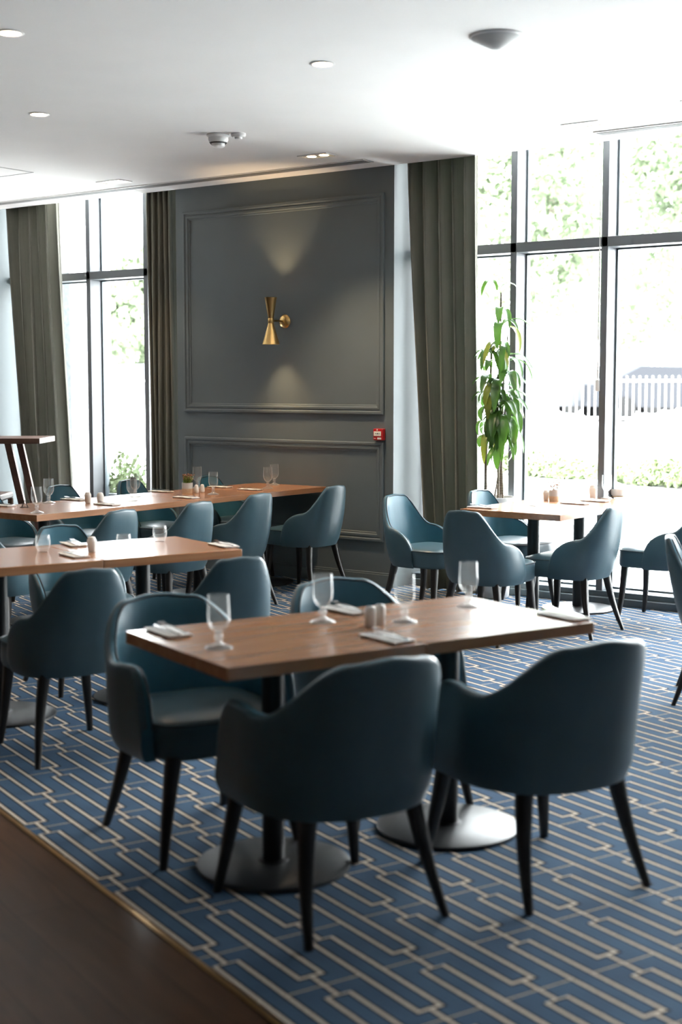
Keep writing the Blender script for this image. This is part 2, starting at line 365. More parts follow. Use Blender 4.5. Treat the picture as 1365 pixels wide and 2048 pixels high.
# windows
def window(name, x0, x1, mull, lab):
    root = bpy.data.objects.new(name, None); COL.objects.link(root); struct(root, lab, 'window')
    edges = [x0] + mull + [x1]
    for m_ in mull:
        mb = MB(); mb.box(m_-.025,m_+.025,YF,YG+.05,.09,3.43); mb.build('mullion', 'frame', root, bevel=.003)
    MB().box(x0,x1,YF,YG+.05,2.500,2.570).build('transom', 'frame', root, bevel=.003)
    mb = MB().box(x0,x1,YF-.05,YG+.06,0,.05).box(x0,x1,YF-.01,YG+.06,.05,.09); mb.build('sill', 'framein', root, bevel=.004)
    MB().box(x0,x1,YF,YG+.05,3.36,3.43).build('head', 'frame', root, bevel=.003)
    for a, b in zip(edges[:-1], edges[1:]):
        for z0, z1 in ((.09,2.5),(2.57,3.36)):
            # slim inner bead and the pane itself
            mb = MB(); t = .012
            mb.box(a+.025,a+.025+t,YG-.02,YG+.02,z0,z1).box(b-.025-t,b-.025,YG-.02,YG+.02,z0,z1).box(a+.025,b-.025,YG-.02,YG+.02,z0,z0+t).box(a+.025,b-.025,YG-.02,YG+.02,z1-t,z1)
            bead = mb.build('glazing_bead', 'framein', root)
            MB().box(a+.03,b-.03,YG-.004,YG+.004,z0+.003,z1-.003).build('glass_pane', 'pane', bead, smooth=0)
mr = [-5.72, -4.998, -4.277] + [-3.555 + .722*i for i in range(12)]
window('window_2', W1[1], .3, [x for x in mr if x > W1[1]+.1 and x < .2], 'tall right window bay with grey frames')
window('window_1', -10.50, W1[0], [-10.15,-9.427,-8.70], 'tall left window bay with grey frames')

# ceiling fittings flush with the ceiling
def slot(x0, x1, lab):
    t = thing('slot_diffuser', lab, 'air vent', (x0, 8.30, ZC), 0, 'linear air vents in the ceiling'); Lx = x1-x0
    MB().box(0,Lx,0,.11,-.004,.0).build('back_plate', 'slot', t, smooth=0)
    mb = MB()
    mb.box(-.01,Lx+.01,-.012,0,-.008,0).box(-.01,Lx+.01,.11,.122,-.008,0).box(-.012,0,0,.11,-.008,0).box(Lx,Lx+.012,0,.11,-.008,0)
    mb.build('frame', 'white_plastic', t)
    mb = MB()
    for i in range(4): mb.box(0,Lx,.018+.022*i,.026+.022*i,-.010,-.004)
    mb.build('blades', 'grey_dome', t)
slot(-12.0, -5.90, 'long dark slot air vent above the panelled wall and left window')
slot(-4.06, .4, 'long slot air vent by the right window')

dl = thing('downlight', '', 'ceiling light')
MB().lathe([(.062,0),(.066,-.003),(.060,-.006),(.050,-.006),(.050,-.001)], 32, cap0=False, cap1=False).build('trim_ring', 'white_plastic', dl)
MB().lathe([(.050,-.002),(.0001,-.003)], 32, cap0=False, cap1=False).build('lamp_disc', 'lamp', dl)
DL = [(-5.122,4.383,'round recessed downlight cut by the left edge of the photo'),(-4.331,5.735,'round recessed downlight right of centre on the ceiling'),(-6.501,5.773,'small round recessed downlight at left above the left window')]
for i,(x,y,lb) in enumerate(DL):
    if i == 0: place(dl,(x,y,ZC),0); dl['label'] = lb; dl['group'] = 'round downlights'
    else: again(dl, lb, (x,y,ZC))
for x, y, *_ in DL:
    l = bpy.data.lights.new('downlight_beam','SPOT'); l.energy = 12; l.color = (1,.74,.48); l.spot_size = R(100); l.spot_blend = .7; l.shadow_soft_size = .05
    q = bpy.data.objects.new('downlight_beam', l); COL.objects.link(q); q.location = (x,y,ZC-.02)
sq = thing('recessed_twin_light', '', 'ceiling light')
MB().box(-.13,.13,-.075,-.062,-.006,0).box(-.13,.13,.062,.075,-.006,0).box(-.13,-.115,-.062,.062,-.006,0).box(.115,.13,-.062,.062,-.006,0).build('frame', 'white_plastic', sq)
MB().box(-.115,.115,-.062,.062,-.003,-.001).build('reflector', 'ceramic', sq)
for dx in (-.055,.055): MB().lathe([(.034,-.004),(.001,-.006)], 20, c=(dx,0,0), cap0=False, cap1=False).build('lamp', 'lamp', sq)
for i,(x,y,lb) in enumerate([(-6.064,7.976,'twin recessed ceiling light in front of the panelled wall'),(-8.152,8.014,'twin recessed ceiling light in front of the left window'),(-3.994,8.013,'twin recessed ceiling light beside the right window'),(-3.10,7.76,'twin recessed ceiling light at the right edge of the photo')]):
    if i == 0: place(sq,(x,y,ZC),0); sq['label'] = lb; sq['group'] = 'twin recessed lights along the windows'
    else: again(sq, lb, (x,y,ZC))
    l = bpy.data.lights.new('recessed_beam','SPOT'); l.energy = 46 if i == 0 else 12; l.color = (1,.76,.50); l.spot_size = R(85); l.spot_blend = .8; l.shadow_soft_size = .04
    q = bpy.data.objects.new('recessed_beam', l); COL.objects.link(q); q.location = (x,y,ZC-.02)
t = thing('ceiling_speaker', 'grey cone shaped speaker on the ceiling at upper right', 'speaker', (-3.336,5.775,ZC))
MB().lathe([(.128,0),(.130,-.006),(.122,-.012)], 40, cap1=False).build('rim', 'white_plastic', t)
MB().lathe([(.122,-.010),(.095,-.024),(.06,-.042),(.03,-.056),(.012,-.061),(.001,-.062)], 40, cap0=False).build('grille', 'grey_dome', t, smooth=60)
t = thing('smoke_detector', 'white round smoke detector on the ceiling in front of the wall', 'smoke detector', (-6.085,6.93,ZC))
MB().lathe([(.075,0),(.077,-.008),(.066,-.02)], 32).build('base_plate', 'white_plastic', t)
MB().lathe([(.064,-.018),(.066,-.034),(.058,-.052),(.040,-.060)], 32).build('housing', 'white_plastic', t)
MB().lathe([(.0585,-.0525),(.052,-.060),(.049,-.060)], 32, cap0=False, cap1=False).build('sensor_slot', 'slot', t)
MB().lathe([(.044,-.056),(.043,-.076),(.030,-.084),(.001,-.086)], 32).build('cap', 'white_plastic', t)
t = thing('heat_detector', 'small white flat sensor right beside the smoke detector', 'sensor', (-5.955,6.98,ZC))
MB().lathe([(.048,0),(.049,-.014),(.042,-.024)], 28).build('base', 'white_plastic', t); MB().lathe([(.026,-.022),(.024,-.036),(.001,-.040)], 24).build('button', 'white_plastic', t)
mb = MB()
for (a,b,c,d) in ((-8.9,-8.3,6.60,6.606),(-8.9,-8.3,7.30,7.306),(-8.9,-8.894,6.6,7.306),(-8.306,-8.3,6.6,7.306)): mb.box(a,b,c,d,ZC-.003,ZC)
tag(mb.build('access_hatch', 'grey_dome'), 'thin outline of a hatch in the ceiling at far left', 'hatch')

# ------------------------------------------------------------------ curtains
def curtain(name, x0, x1, xb0, xb1, folds, lab, yb=8.76, seed=1, lead=0.0):
    rnd = random.Random(seed); n = folds*14; rows = 22; ph = [rnd.uniform(.8,1.25) for _ in range(folds+2)]
    t = thing(name, lab, 'curtain', ((x0+x1)/2, yb, .02), 0, 'floor length olive curtains'); cx = (x0+x1)/2
    tot = sum(ph[:folds]); rings = []
    for r in range(rows+1):
        k = r/rows; z = .012 + (3.40-.012)*k; kk = 1-k
        a = xb0*kk**1.3 + x0*(1-kk**1.3); b = xb1*kk**1.3 + x1*(1-kk**1.3); ring = []
        for i in range(n+1):
            s = i/n; q = s*folds; f = int(min(q, folds-1e-6)); fr = q - f
            acc = (sum(ph[:f]) + ph[f]*fr)/tot
            amp = (.066 + .014*kk)*ph[(f+1) % folds]
            xx = a + (b-a)*acc + .014*math.sin(q*4*PI)
            yy = yb - amp*math.sin(2*PI*fr + .25*math.sin(3*k+f)) + .012*math.sin(5*k + f*1.7) - lead*max(0, s-.75)*4
            ring.append(Vector((xx-cx, yy-yb, z-.02)))
        rings.append(ring)
    mb = MB(); mb.rings(rings, False, False, closed=False)
    c = mb.build('drape', 'curtain', t, smooth=180); so = c.modifiers.new('t','SOLIDIFY'); so.thickness = .004
    MB().box(-(x1-x0)/2-.02,(x1-x0)/2+.02,-.015,.015,3.385,3.405).build('track', 'white_plastic', t)
curtain('curtain', -5.80, -5.15, -5.60, -5.13, 5, 'olive curtain right of the panelled wall beside the tall houseplant', 8.77, 3, .14)
curtain('curtain', -8.46, -8.14, -8.44, -8.13, 5, 'olive curtain at the left edge of the panelled wall', 8.77, 5)
curtain('curtain', -10.28, -9.66, -10.06, -9.55, 5, 'olive curtain at far left behind the high wooden table', 8.77, 8)

# ------------------------------------------------------------------ wall fittings
XS, ZS, LS = -6.905, 2.045, .18
t = thing('wall_sconce', 'brass double cone wall light on the panelled wall', 'wall light', (XS, YW, ZS))
rx = Matrix.Rotation(PI/2, 4, 'X')
MB().lathe([(.054,0),(.054,.008),(.046,.018),(.018,.028),(.001,.029)], 36, mtx=rx).build('wall_plate', 'brass', t)
MB().tube([(0,-.02,0),(0,-LS+.015,0)], .006, 10).build('arm', 'brass', t)
c = (0,-LS,0)
MB().lathe([(.0235,-.020),(.0245,-.018),(.0245,.016),(.0235,.018)], 28, c=c).build('collar', 'brass', t)
MB().lathe([(.021,.018),(.0490,.180),(.0470,.180),(.019,.020)], 40, c=c, cap0=False, cap1=False).build('lamp_shade', 'brass', t)
MB().lathe([(.021,-.020),(.0690,-.185),(.0670,-.185),(.019,-.022)], 40, c=c, cap0=False, cap1=False).build('lamp_shade', 'brass', t)
for sgn in (1,-1):
    MB().lathe([(.012,sgn*.03),(.015,sgn*.07),(.001,sgn*.090)], 16, c=c, cap0=False).build('bulb', 'bulb', t)
    l = bpy.data.lights.new('sconce_beam','SPOT'); l.energy = 6.5 if sgn > 0 else 6.0; l.color = (1,.70,.38); l.spot_size = R(86); l.spot_blend = 1; l.shadow_soft_size = .012
    q = bpy.data.objects.new('sconce_beam', l); COL.objects.link(q); q.location = (XS,YW-LS,ZS+(.108 if sgn > 0 else -.134)); q.rotation_euler = (PI if sgn > 0 else 0,0,0)
t = thing('fire_call_point', 'red square fire alarm call point on the panelled wall', 'fire alarm', (-5.978, YW, 1.168))
MB().box(-.044,.044,-.040,0,-.044,.044).build('housing', 'red', t, bevel=.005)
MB().box(-.036,.030,-.043,-.039,-.012,.024).build('break_panel', 'redlabel', t, bevel=.001)
mb = MB(); mb.box(-.005,.003,-.0445,-.0430,.002,.012).box(-.020,-.013,-.0445,-.0430,.004,.010).box(.011,.018,-.0445,-.0430,.004,.010); mb.build('arrow_marks', 'ink', t)
MB().box(-.004,.032,-.0425,-.039,-.036,-.022).build('key_label', 'redlabel', t); MB().box(-.036,-.018,-.0415,-.039,-.032,-.027).build('maker_strip', 'redlabel', t)
MB().lathe([(.007,.039),(.006,.042),(.001,.0425)], 16, c=(-.006,0,.035), mtx=rx).build('house_symbol', 'redlabel', t)
t = thing('blind_cord', 'white blind cord with clip hanging beside the right mullion', 'cord', (-4.308,YF-.012,0))
MB().tube([(0,0,3.36),(0,0,1.55)], .004, 8).build('cord', 'white_plastic', t); MB().box(-.014,.014,-.012,.010,1.50,1.58).build('clip', 'white_plastic', t, bevel=.003)

# ------------------------------------------------------------------ tables
def make_table(lx, ly, lab, grp, colr=.036):
    t = thing('pedestal_table', lab, 'table', group=grp)
    MB().box(-lx/2,lx/2,-ly/2,ly/2,.708,.748).build('tabletop', 'table', t, bevel=.002)
    MB().box(-.20,.20,-.03,.03,.690,.708).box(-.03,.03,-.20,.20,.690,.708).build('support_plate', 'black', t)
    MB().lathe([(colr,.014),(colr,.692)], 24).lathe([(colr+.014,.016),(colr+.012,.024),(colr,.026)],24).build('column', 'black', t, smooth=40)
    MB().lathe([(.246,0),(.250,.004),(.249,.012),(.242,.015),(.05,.022),(.001,.022)], 56, cap0=True).build('base', 'disc', t, smooth=30)
    return t
def dirs(a): return Vector((math.cos(R(a)),math.sin(R(a)),0)), Vector((-math.sin(R(a)),math.cos(R(a)),0))
# near pair: long direction 69.2 deg, local y = long direction
dN, nN = dirs(69.2); cA = Vector((-2.541,2.915,0))
T1 = make_table(.70,.70,'nearest square walnut table at left, corner pointing to the viewer','walnut tables pushed together in the foreground')
place(T1, cA + dN*.350 + nN*.35, R(69.2-90)); T2 = again(T1, 'square walnut table joined to the right of the nearest one', cA + dN*1.056 + nN*.35, R(69.2-90))
dM, nM = dirs(70.5); cM = Vector((-4.345,5.10,0))
TM = make_table(.70,.73,'middle walnut table with the napkin at its right end','walnut tables in the middle at left')
place(TM, cM - dM*.365 + nM*.35, R(-19.5)); again(TM, 'middle walnut table cut by the left edge of the photo', cM - dM*1.099 + nM*.35, R(-19.5))
TB = make_table(.71,.738,'back row walnut table nearest the viewer, with the small black stand','walnut tables in the back row')
place(TB, (-6.848,5.684+.369,0), 0)
for i, lb in enumerate(['second walnut table of the back row, with two cream shakers at its near edge','third walnut table of the back row, with the flower pot','last walnut table of the back row, touching the panelled wall']):
    again(TB, lb, (-6.848,5.684+.369+.7395*(i+1),0))
TR = make_table(.72,.655,'walnut table by the right window, near half with the twig pot','walnut tables by the right window', .040)
place(TR, (-4.27,7.60+.3275,0), 0); again(TR, 'walnut table by the right window, far half with the white bowl', (-4.27,7.60+.985,0))
TE = make_table(.70,.70,'walnut table at the right edge of the photo, mostly hidden','walnut table at the right edge'); place(TE, (-1.95,6.95,0), 0)

# ------------------------------------------------------------------ upholstered chairs, facing local +x
def sstep(a, b, x):
    t = min(1, max(0, (x-a)/(b-a))); return t*t*(3-2*t)
def make_chair(kind, lab, grp):
    A = kind == 'tub'
    t = thing('tub_armchair' if A else 'dining_chair', lab, 'chair', group=grp)
    if A: hb, ha, xf, nexp, zb, th = .275, .275, .17, 2.35, .335, .040
    else: hb, ha, xf, nexp, zb, th = .215, .215, .045, 2.9, .350, .032
    path = []
    K = 44
    for i in range(K+1):
        ph = -PI/2 + PI*i/K; c_, s_ = math.cos(ph), math.sin(ph)
        path.append(Vector((-ha*abs(c_)**(2/nexp), hb*math.copysign(abs(s_)**(2/nexp), s_), 0)))
    E = 9; pre = [Vector((xf*(1-i/E), -hb*(1-.03*(1-i/E)), 0)) for i in range(E)]; post = [Vector((p.x, -p.y, 0)) for p in reversed(pre)]
    path = pre + path + post
    # even resample
    def resample(P, n):
        d = [0]
        for a, b in zip(P[:-1], P[1:]): d.append(d[-1] + (b-a).length)
        out = []
        for i in range(n+1):
            s = d[-1]*i/n; k = 0
            while k < len(d)-2 and d[k+1] < s: k += 1
            f = (s-d[k])/max(1e-9, d[k+1]-d[k]); out.append(P[k].lerp(P[k+1], f))
        return out
    n = 96; path = resample(path, n)
    rings = []; pipe_o = []
    for i, p in enumerate(path):
        q = abs(2*i/n - 1)
        if A:
            zt = .802 - .165*sstep(.20,.60,q) - .012*sstep(.0,.2,q) + .012*sstep(.62,.80,q)
            if q > .86: zt -= .19*(1-math.sqrt(max(0,1-((q-.86)/.14)**2)))
        else:
            zt = .808 - .006*sstep(0,.2,q) - .195*sstep(.22,.60,q)
            if q > .50: zt -= .200*(1-math.sqrt(max(0,1-((q-.50)/.50)**2.4)))
        d = (path[min(i+1,n)] - path[max(i-1,0)]).normalized(); nr = Vector((d.y,-d.x,0))   # outward
        back = max(0, -p.x/ha)
        def pos(z, off):
            k = (z-zb)/(.81-zb)
            lean = (-.075 if A else -.095)*k**1.15*(.30+.70*back)
            fl = (.006 if A else -.012)*math.sin(PI*min(1,k)) ; wide = (1 + (.05 if A else -.02)*k)
            if k < .12: wide *= 1 - .055*(1-k/.12)**2
            return Vector((p.x*(1-.055*(1-k/.12)**2 if k < .12 else 1) + lean, p.y*wide, z)) + nr*(off+fl)
        loop = []; H = 9
        for j in range(H): loop.append(pos(zb + (zt-.018-zb)*j/(H-1), th/2))
        loop.append(pos(zt-.008, th/2-.003)); loop.append(pos(zt-.001, th/2-.009)); loop.append(pos(zt, 0)); loop.append(pos(zt-.002, -th/2+.009)); loop.append(pos(zt-.008, -th/2+.003))
        for j in range(H): loop.append(pos(zt-.018 - (zt-.018-zb)*j/(H-1), -th/2 - (.006 if not A else .004)*math.sin(PI*j/(H-1))))
        rings.append(loop); pipe_o.append(pos(zt-.006, th/2-.001))
    half = 9+2
    bm_ = MB(); bm_.rings(rings); o = fixn(bm_.build('backrest', 'leather', t, smooth=50))
    o.data.materials.append(M['leatherin'])
    m_ = len(rings[0])
    for pl in o.data.polygons:                       # inside face wears a slightly greyer leather
        js = [v % m_ for v in pl.vertices]
        if len(js) == 4 and min(js) >= half and max(js) < m_: pl.material_index = 1
    MB().tube(pipe_o, .0035, 6).build('piping', 'pipe', o, smooth=60)
    # seat
    sx0, sx1, sy = (-.24, .245, .245) if A else (-.20, .250, .222)
    cx, hx = (sx0+sx1)/2, (sx1-sx0)/2; zt = .462 if A else .470
    def ring(z, g, n=56, e=4.2):
        r = []
        for i in range(n):
            a = 2*PI*i/n; ca, sa = math.cos(a), math.sin(a)
            x = math.copysign(abs(ca)**(2/e), ca); y = math.copysign(abs(sa)**(2/e), sa)
            r.append(Vector((cx + x*(hx-g), y*(sy-g)*(1 - (.02 if x > 0 else -.0)*0), z)))
        return r
    rr = [ring(zb+.004,.02), ring(zb+.006,.006), ring(zb+.02,.0), ring(zt-.03,0), ring(zt-.012,.0), ring(zt-.004,.006)]
    for g, dz in ((.02,.004),(.05,.012),(.09,.018),(.14,.021),(.19,.022)): rr.append(ring(zt+dz,g))
    mb = MB(); mb.rings(rr); so = fixn(mb.build('seat', 'leatherin', t, smooth=60))
    pr = ring(zt-.006,-.002); mb = MB(); mb.tube(pr+[pr[0]], .0032, 6); mb.build('piping', 'pipe', so, smooth=60)
    # legs
    for sxx in (-1,1):
        for s in (-1,1):
            if sxx < 0: top = Vector((-.185,s*.175,zb+.02)) if A else Vector((-.165,s*.150,zb+.02)); bot = Vector((-.285,s*.232,0)) if A else Vector((-.255,s*.222,0))
            else: top = Vector((.200,s*.190,zb+.02)) if A else Vector((.185,s*.170,zb+.02)); bot = Vector((.240,s*.25,0)) if A else Vector((.215,s*.208,0))
            rs = []
            for j in range(9):
                k = j/8; p = bot.lerp(top, k); bend = math.sin(PI*k)*(.014 if sxx < 0 else .005); p = p + Vector((bend*(1 if sxx < 0 else -1), 0, 0))
                h = (.0110 + (.0235-.0110)*k) if A else (.0105 + (.0215-.0105)*k)
                rs.append([p + Vector((h*a, h*b, 0)) for a, b in ((-1,-.8),(-.8,-1),(.8,-1),(1,-.8),(1,.8),(.8,1),(-.8,1),(-1,.8))])
            mb = MB(); mb.rings(rs); mb.build('leg', 'legwood', t, smooth=50)
    return t
tub = make_chair('tub','dark teal tub armchair with its back to the viewer, left of the two in front','tub armchairs around the near tables')
place(tub, (-2.42,3.225,0), R(158))
again(tub, 'dark teal tub armchair with its back to the viewer, right of the two in front', (-2.05,3.815,0), R(157))
again(tub, 'tub armchair facing the viewer at the left, seat visible beside the near table', (-3.13,3.445,0), R(-22))
again(tub, 'tub armchair facing the viewer behind the pair of white ribbed shakers', (-2.87,4.14,0), R(-22))
ch = make_chair('dining','dining chair with its back to the viewer in front of the middle tables, far left','chairs around the middle tables')
place(ch, (-4.385,3.97,0), R(160))
gm, gb, gr = 'chairs around the middle tables', 'chairs along the back row', 'chairs around the right window table'
for x, y, a, g, lb in [
  (-4.14,4.62,160,gm,'teal dining chair at the right end of the middle table below its corner napkin'),
  (-5.24,4.88,-21,gm,'dining chair with wrinkled back facing the viewer behind the cream shaker'),
  (-5.52,4.10,-12,gm,'dining chair at the left edge whose seat shows under the middle table'),
  (-6.30,5.25,100,gb,'dark dining chair at the left edge behind the middle table'),
  (-6.20,5.83,180,gb,'teal dining chair of the back row behind the lone short tumbler near the seam'),
  (-6.21,6.53,180,gb,'teal dining chair in the back row behind the rightmost tumbler'),
  (-6.33,7.28,180,gb,'bright teal dining chair in the back row next to last before the wall'),
  (-6.34,8.16,180,gb,'teal dining chair nearest the panelled wall with bronze lit seat'),
  (-7.42,6.26,0,gb,'far side dining chair cut by the left photo edge, behind the back row'),
  (-7.42,6.98,0,gb,'far side dining chair behind the two leftmost goblets of the back row'),
  (-7.42,7.70,0,gb,'far side dining chair in front of the left window edge, right of the shakers'),
  (-7.22,8.395,0,gb,'far side dining chair in front of the panelled wall, right of the flower pot'),
  (-4.93,7.70,-6,gr,'pale lit dining chair beside the wall corner, facing right'),
  (-4.22,7.28,88,gr,'dark backed dining chair at the near end of the right window table'),
  (-4.68,8.38,-8,gr,'pale lit dining chair facing the viewer under the houseplant'),
  (-3.93,7.80,180,gr,'dining chair seen side on at the right window table, back to the right'),
  (-3.64,8.54,180,gr,'dining chair with pale seat nearest the right window glass'),
  (-2.43,6.55,20,'chair at the right edge','dark dining chair cut by the right edge of the photo')]:
    again(ch, lb, (x,y,0), R(a), g)

# ------------------------------------------------------------------ high table and bar chair at far left
t = thing('high_table', 'dark wooden high table at the far left edge with slanted leg', 'table', (-9.42,7.67,0), R(36))
MB().box(-.55,.55,-.30,.30,1.055,1.10).build('tabletop', 'darkwood', t, bevel=.003)
for sx_, sy_ in ((.265,-.2),(.265,.2),(-.265,-.2),(-.265,.2)):
    k = 1 if sx_ > 0 else -1; mb = MB()
    rs = [[Vector((x+a,sy_+b,z)) for a,b in ((-.028,-.028),(.028,-.028),(.028,.028),(-.028,.028))] for x, z in ((sx_+k*.22,0),(sx_,1.055))]
    mb.rings(rs); mb.build('leg', 'darkwood', t, bevel=.003)
MB().box(-.38,.38,-.02,.02,.28,.33).build('stretcher', 'darkwood', t)
c_ = Vector((-math.sin(R(YAW)+math.atan(727.5/F_PX)), math.cos(R(YAW)+math.atan(727.5/F_PX)), 0))*10.7
t = thing('bar_chair', 'wooden bar chair with slatted back at the far left edge', 'chair', (c_.x,c_.y,0), R(126))
for s in (-1,1):
    MB().tube([(-.20,s*.19,0),(-.20,s*.19,.70),(-.22,s*.19,.95),(-.26,s*.19,1.17)], [.020,.024,.024,.018], 8).build('leg', 'chairwood', t)
    MB().tube([(.20,s*.20,0),(.20,s*.19,.68)], [.018,.022], 8).build('leg', 'chairwood', t)
MB().box(-.21,.22,-.21,.21,.68,.73).build('seat', 'darkwood', t, bevel=.015)
mb = MB()
for z in (.84,.96,1.08): mb.box(-.245-.03*(z-.9)/.2,-.225-.03*(z-.9)/.2,-.18,.18,z,z+.06)
mb.build('backrest', 'chairwood', t, bevel=.003); MB().box(-.19,.19,-.19,-.17,.24,.27).box(-.19,.19,.17,.19,.24,.27).build('stretcher', 'chairwood', t)

# ------------------------------------------------------------------ table ware
ZT = .748
gob = thing('water_goblet', '', 'glass')
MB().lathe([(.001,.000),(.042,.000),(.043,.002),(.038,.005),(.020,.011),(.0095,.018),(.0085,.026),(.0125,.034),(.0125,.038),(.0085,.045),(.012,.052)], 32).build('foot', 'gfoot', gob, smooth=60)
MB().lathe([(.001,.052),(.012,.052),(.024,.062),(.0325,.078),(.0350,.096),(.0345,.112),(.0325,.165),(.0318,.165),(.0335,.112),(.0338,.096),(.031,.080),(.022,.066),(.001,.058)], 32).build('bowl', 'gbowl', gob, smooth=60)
tum = thing('tumbler', '', 'glass')
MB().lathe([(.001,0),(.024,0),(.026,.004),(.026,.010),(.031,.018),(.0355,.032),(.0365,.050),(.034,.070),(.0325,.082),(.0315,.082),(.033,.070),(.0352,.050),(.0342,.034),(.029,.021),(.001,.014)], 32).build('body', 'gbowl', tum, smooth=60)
def px(x, y, z=ZT):                                  # only used once to read table positions off the plan
    p = pitch; a = R(YAW); fw = Vector((-math.sin(a)*math.cos(p), math.cos(a)*math.cos(p), -math.sin(p))); r = Vector((math.cos(a),math.sin(a),0)); u = r.cross(fw)
    d = fw + r*((x-682.5)/F_PX) - u*((y-1024)/F_PX); k = (z-CH)/d.z; return (d.x*k, d.y*k, z)
def many(src, items, grp, big=None):
    for i, (x, y, lb) in enumerate(items):
        loc = px(x, y)
        if i == 0 and not src.get('label'): place(src, loc, R(37*i)); src['label'] = lb; src['group'] = grp
        else: again(src, lb, loc, R(37*i), grp, 1.3 if 'cup shaped' in lb else None)
many(gob, [(438,1296,'empty stemmed goblet on the near corner of the nearest table'),(646,1244,'empty stemmed goblet by the back edge of the nearest table'),(810,1244,'empty stemmed goblet just right of the white ribbed shakers'),(937,1214,'empty stemmed goblet at the far corner of the near right table')], 'goblets on the near tables')
many(gob, [(74,1026,'goblet nearest the corner of the back row, left of a pair'),(98,1006,'goblet behind the corner goblet, before the dark curtain'),(264,1002,'front goblet of the pair in front of the left window edge'),(271,994,'rear goblet of the pair in front of the left window edge'),(427,989,'goblet right of the small white shakers in the back row'),(395,976,'goblet half hidden behind the flower pot'),(536,977,'front goblet of the pair before the panelled wall'),(549,970,'rear goblet of the pair before the panelled wall')], 'goblets on the back row')
many(gob, [(1068,1012,'faint goblet left of the twig pot by the right window'),(1214,997,'faint goblet between the cream cup and the white bowl by the right window')], 'goblets by the right window')
many(tum, [(86,1104,'round tumbler at the left of the middle table'),(248,1102,'round tumbler right of the cream shaker on the middle table'),(320,1083,'round tumbler at the back edge of the middle table, furthest right')], 'tumblers on the middle tables')

# shakers
sh = thing('salt_shaker', '', 'shaker')                      # ribbed white pair
n_ = 40; rs = []
for r0, z in ((.015,0),(.0175,.002),(.0175,.060),(.0165,.066),(.010,.070),(.001,.071)):
    rs.append([Vector(((r0+(.0012*math.cos(10*2*PI*i/n_) if .001 < z < .065 else 0))*math.cos(2*PI*i/n_), (r0+(.0012*math.cos(10*2*PI*i/n_) if .001 < z < .065 else 0))*math.sin(2*PI*i/n_), z)) for i in range(n_)])
mb = MB(); mb.rings(rs); mb.build('body', 'ceramic', sh, smooth=60); MB().lathe([(.004,.0712),(.001,.072)],10,cap0=False).build('pour_holes', 'ink', sh)
many(sh, [(741,1254,'white ribbed shaker, left one of the near pair'),(760,1250,'white ribbed shaker, right one of the near pair')], 'ribbed shakers on the near table')
tu = thing('tulip_shaker', '', 'shaker')
MB().lathe([(.015,0),(.018,.003),(.0215,.030),(.0235,.050),(.022,.060),(.019,.063),(.019,.067),(.014,.073),(.001,.075)], 28).build('body', 'ceramic', tu, smooth=60); MB().lathe([(.004,.0752),(.001,.0758)],10,cap0=False).build('pour_holes', 'ink', tu)
many(tu, [(184,1104,'cream tulip shaped shaker alone on the middle table'),(176,1006,'cream tulip shaker, left of two on the back row'),(201,1007,'cream tulip shaker, right of two on the back row'),(1187,997,'cream cup shaped shaker by the right window'),(1093,1001,'small white shaker partly behind the twig pot')], 'tulip shakers')
bo = thing('bottle_shaker', '', 'shaker')
MB().lathe([(.013,0),(.0165,.003),(.018,.016),(.0165,.035),(.014,.050),(.012,.057),(.006,.062),(.001,.063)], 26).build('body', 'ceramic', bo, smooth=60); MB().lathe([(.003,.0632),(.001,.0638)],10,cap0=False).build('pour_holes', 'ink', bo)
many(bo, [(393,986,'white rounded shaker touching the flower pot'),(405,985,'white rounded shaker right of its twin by the flower pot')], 'rounded shakers by the flower pot')

# flower pots
def pot(name, lab, cat, loc, dry, r=.040):
    t = thing(name, lab, cat, loc); rnd = random.Random(4+dry)
    MB().lathe([(r*.90,0),(r*.95,.004),(r,.034)], 32, cap1=False).build('pot_base', 'tan', t, smooth=60)
    MB().lathe([(r,.034),(r*1.01,.070),(r*1.01,.076),(r*.90,.076),(r*.88,.060)], 32, cap0=False, cap1=False).build('pot_rim', 'grey_glaze', t, smooth=60)
    MB().lathe([(r*.89,.064),(.001,.066)], 24, cap0=False).build('soil', 'soil', t)
    mb = MB(); tips = MB()
    for i in range(110 if not dry else 26):
        a = rnd.uniform(0,2*PI); rr = rnd.uniform(0,r*.8); h = rnd.uniform(.035,.075); le = rnd.uniform(.002,.022)
        p0 = Vector((rr*math.cos(a),rr*math.sin(a),.064)); p1 = p0 + Vector((le*math.cos(a),le*math.sin(a),h))
        mb.tube([p0, p0.lerp(p1,.5)+Vector((0,0,.004)), p1], [.0011,.001,.0007] if not dry else [.0008,.0007,.0006], 5)
        if not dry:
            for j in range(4):
                q = p0.lerp(p1, .3+.15*j); b = rnd.uniform(0,6.3); d = Vector((math.cos(b),math.sin(b),.5))*.012; s2 = Vector((-math.sin(b),math.cos(b),0))*.003
                mb.add([q, q+d*.5+s2, q+d, q+d*.5-s2], [(0,1,2,3)])
        tips.lathe([(.001,-.004),(.0042,0),(.003,.003),(.001,.005)], 8, c=p1)
    mb.build('stems', 'sprout' if not dry else 'twig', t); tips.build('flowers', 'petal' if not dry else 'twig', t)
pot('flower_pot', 'small two tone pot of green and dark red sprouts on the back row', 'potted plant', px(375,986), False)
pot('twig_pot', 'small two tone pot of dried twigs on the right window table', 'potted plant', px(1109,1002), True, .036)
t = thing('bowl', 'white bowl with brown foot on the right window table', 'bowl', px(1238,994))
MB().lathe([(.046,0),(.048,.008)], 32).build('foot', 'tan', t); MB().lathe([(.040,.008),(.054,.018),(.056,.058),(.053,.058),(.048,.022),(.001,.016)], 36).build('bowl_wall', 'ceramic', t, smooth=60)
t = thing('number_stand', 'tiny black metal stand on the near end of the back row', 'stand', px(50,1015), R(30))
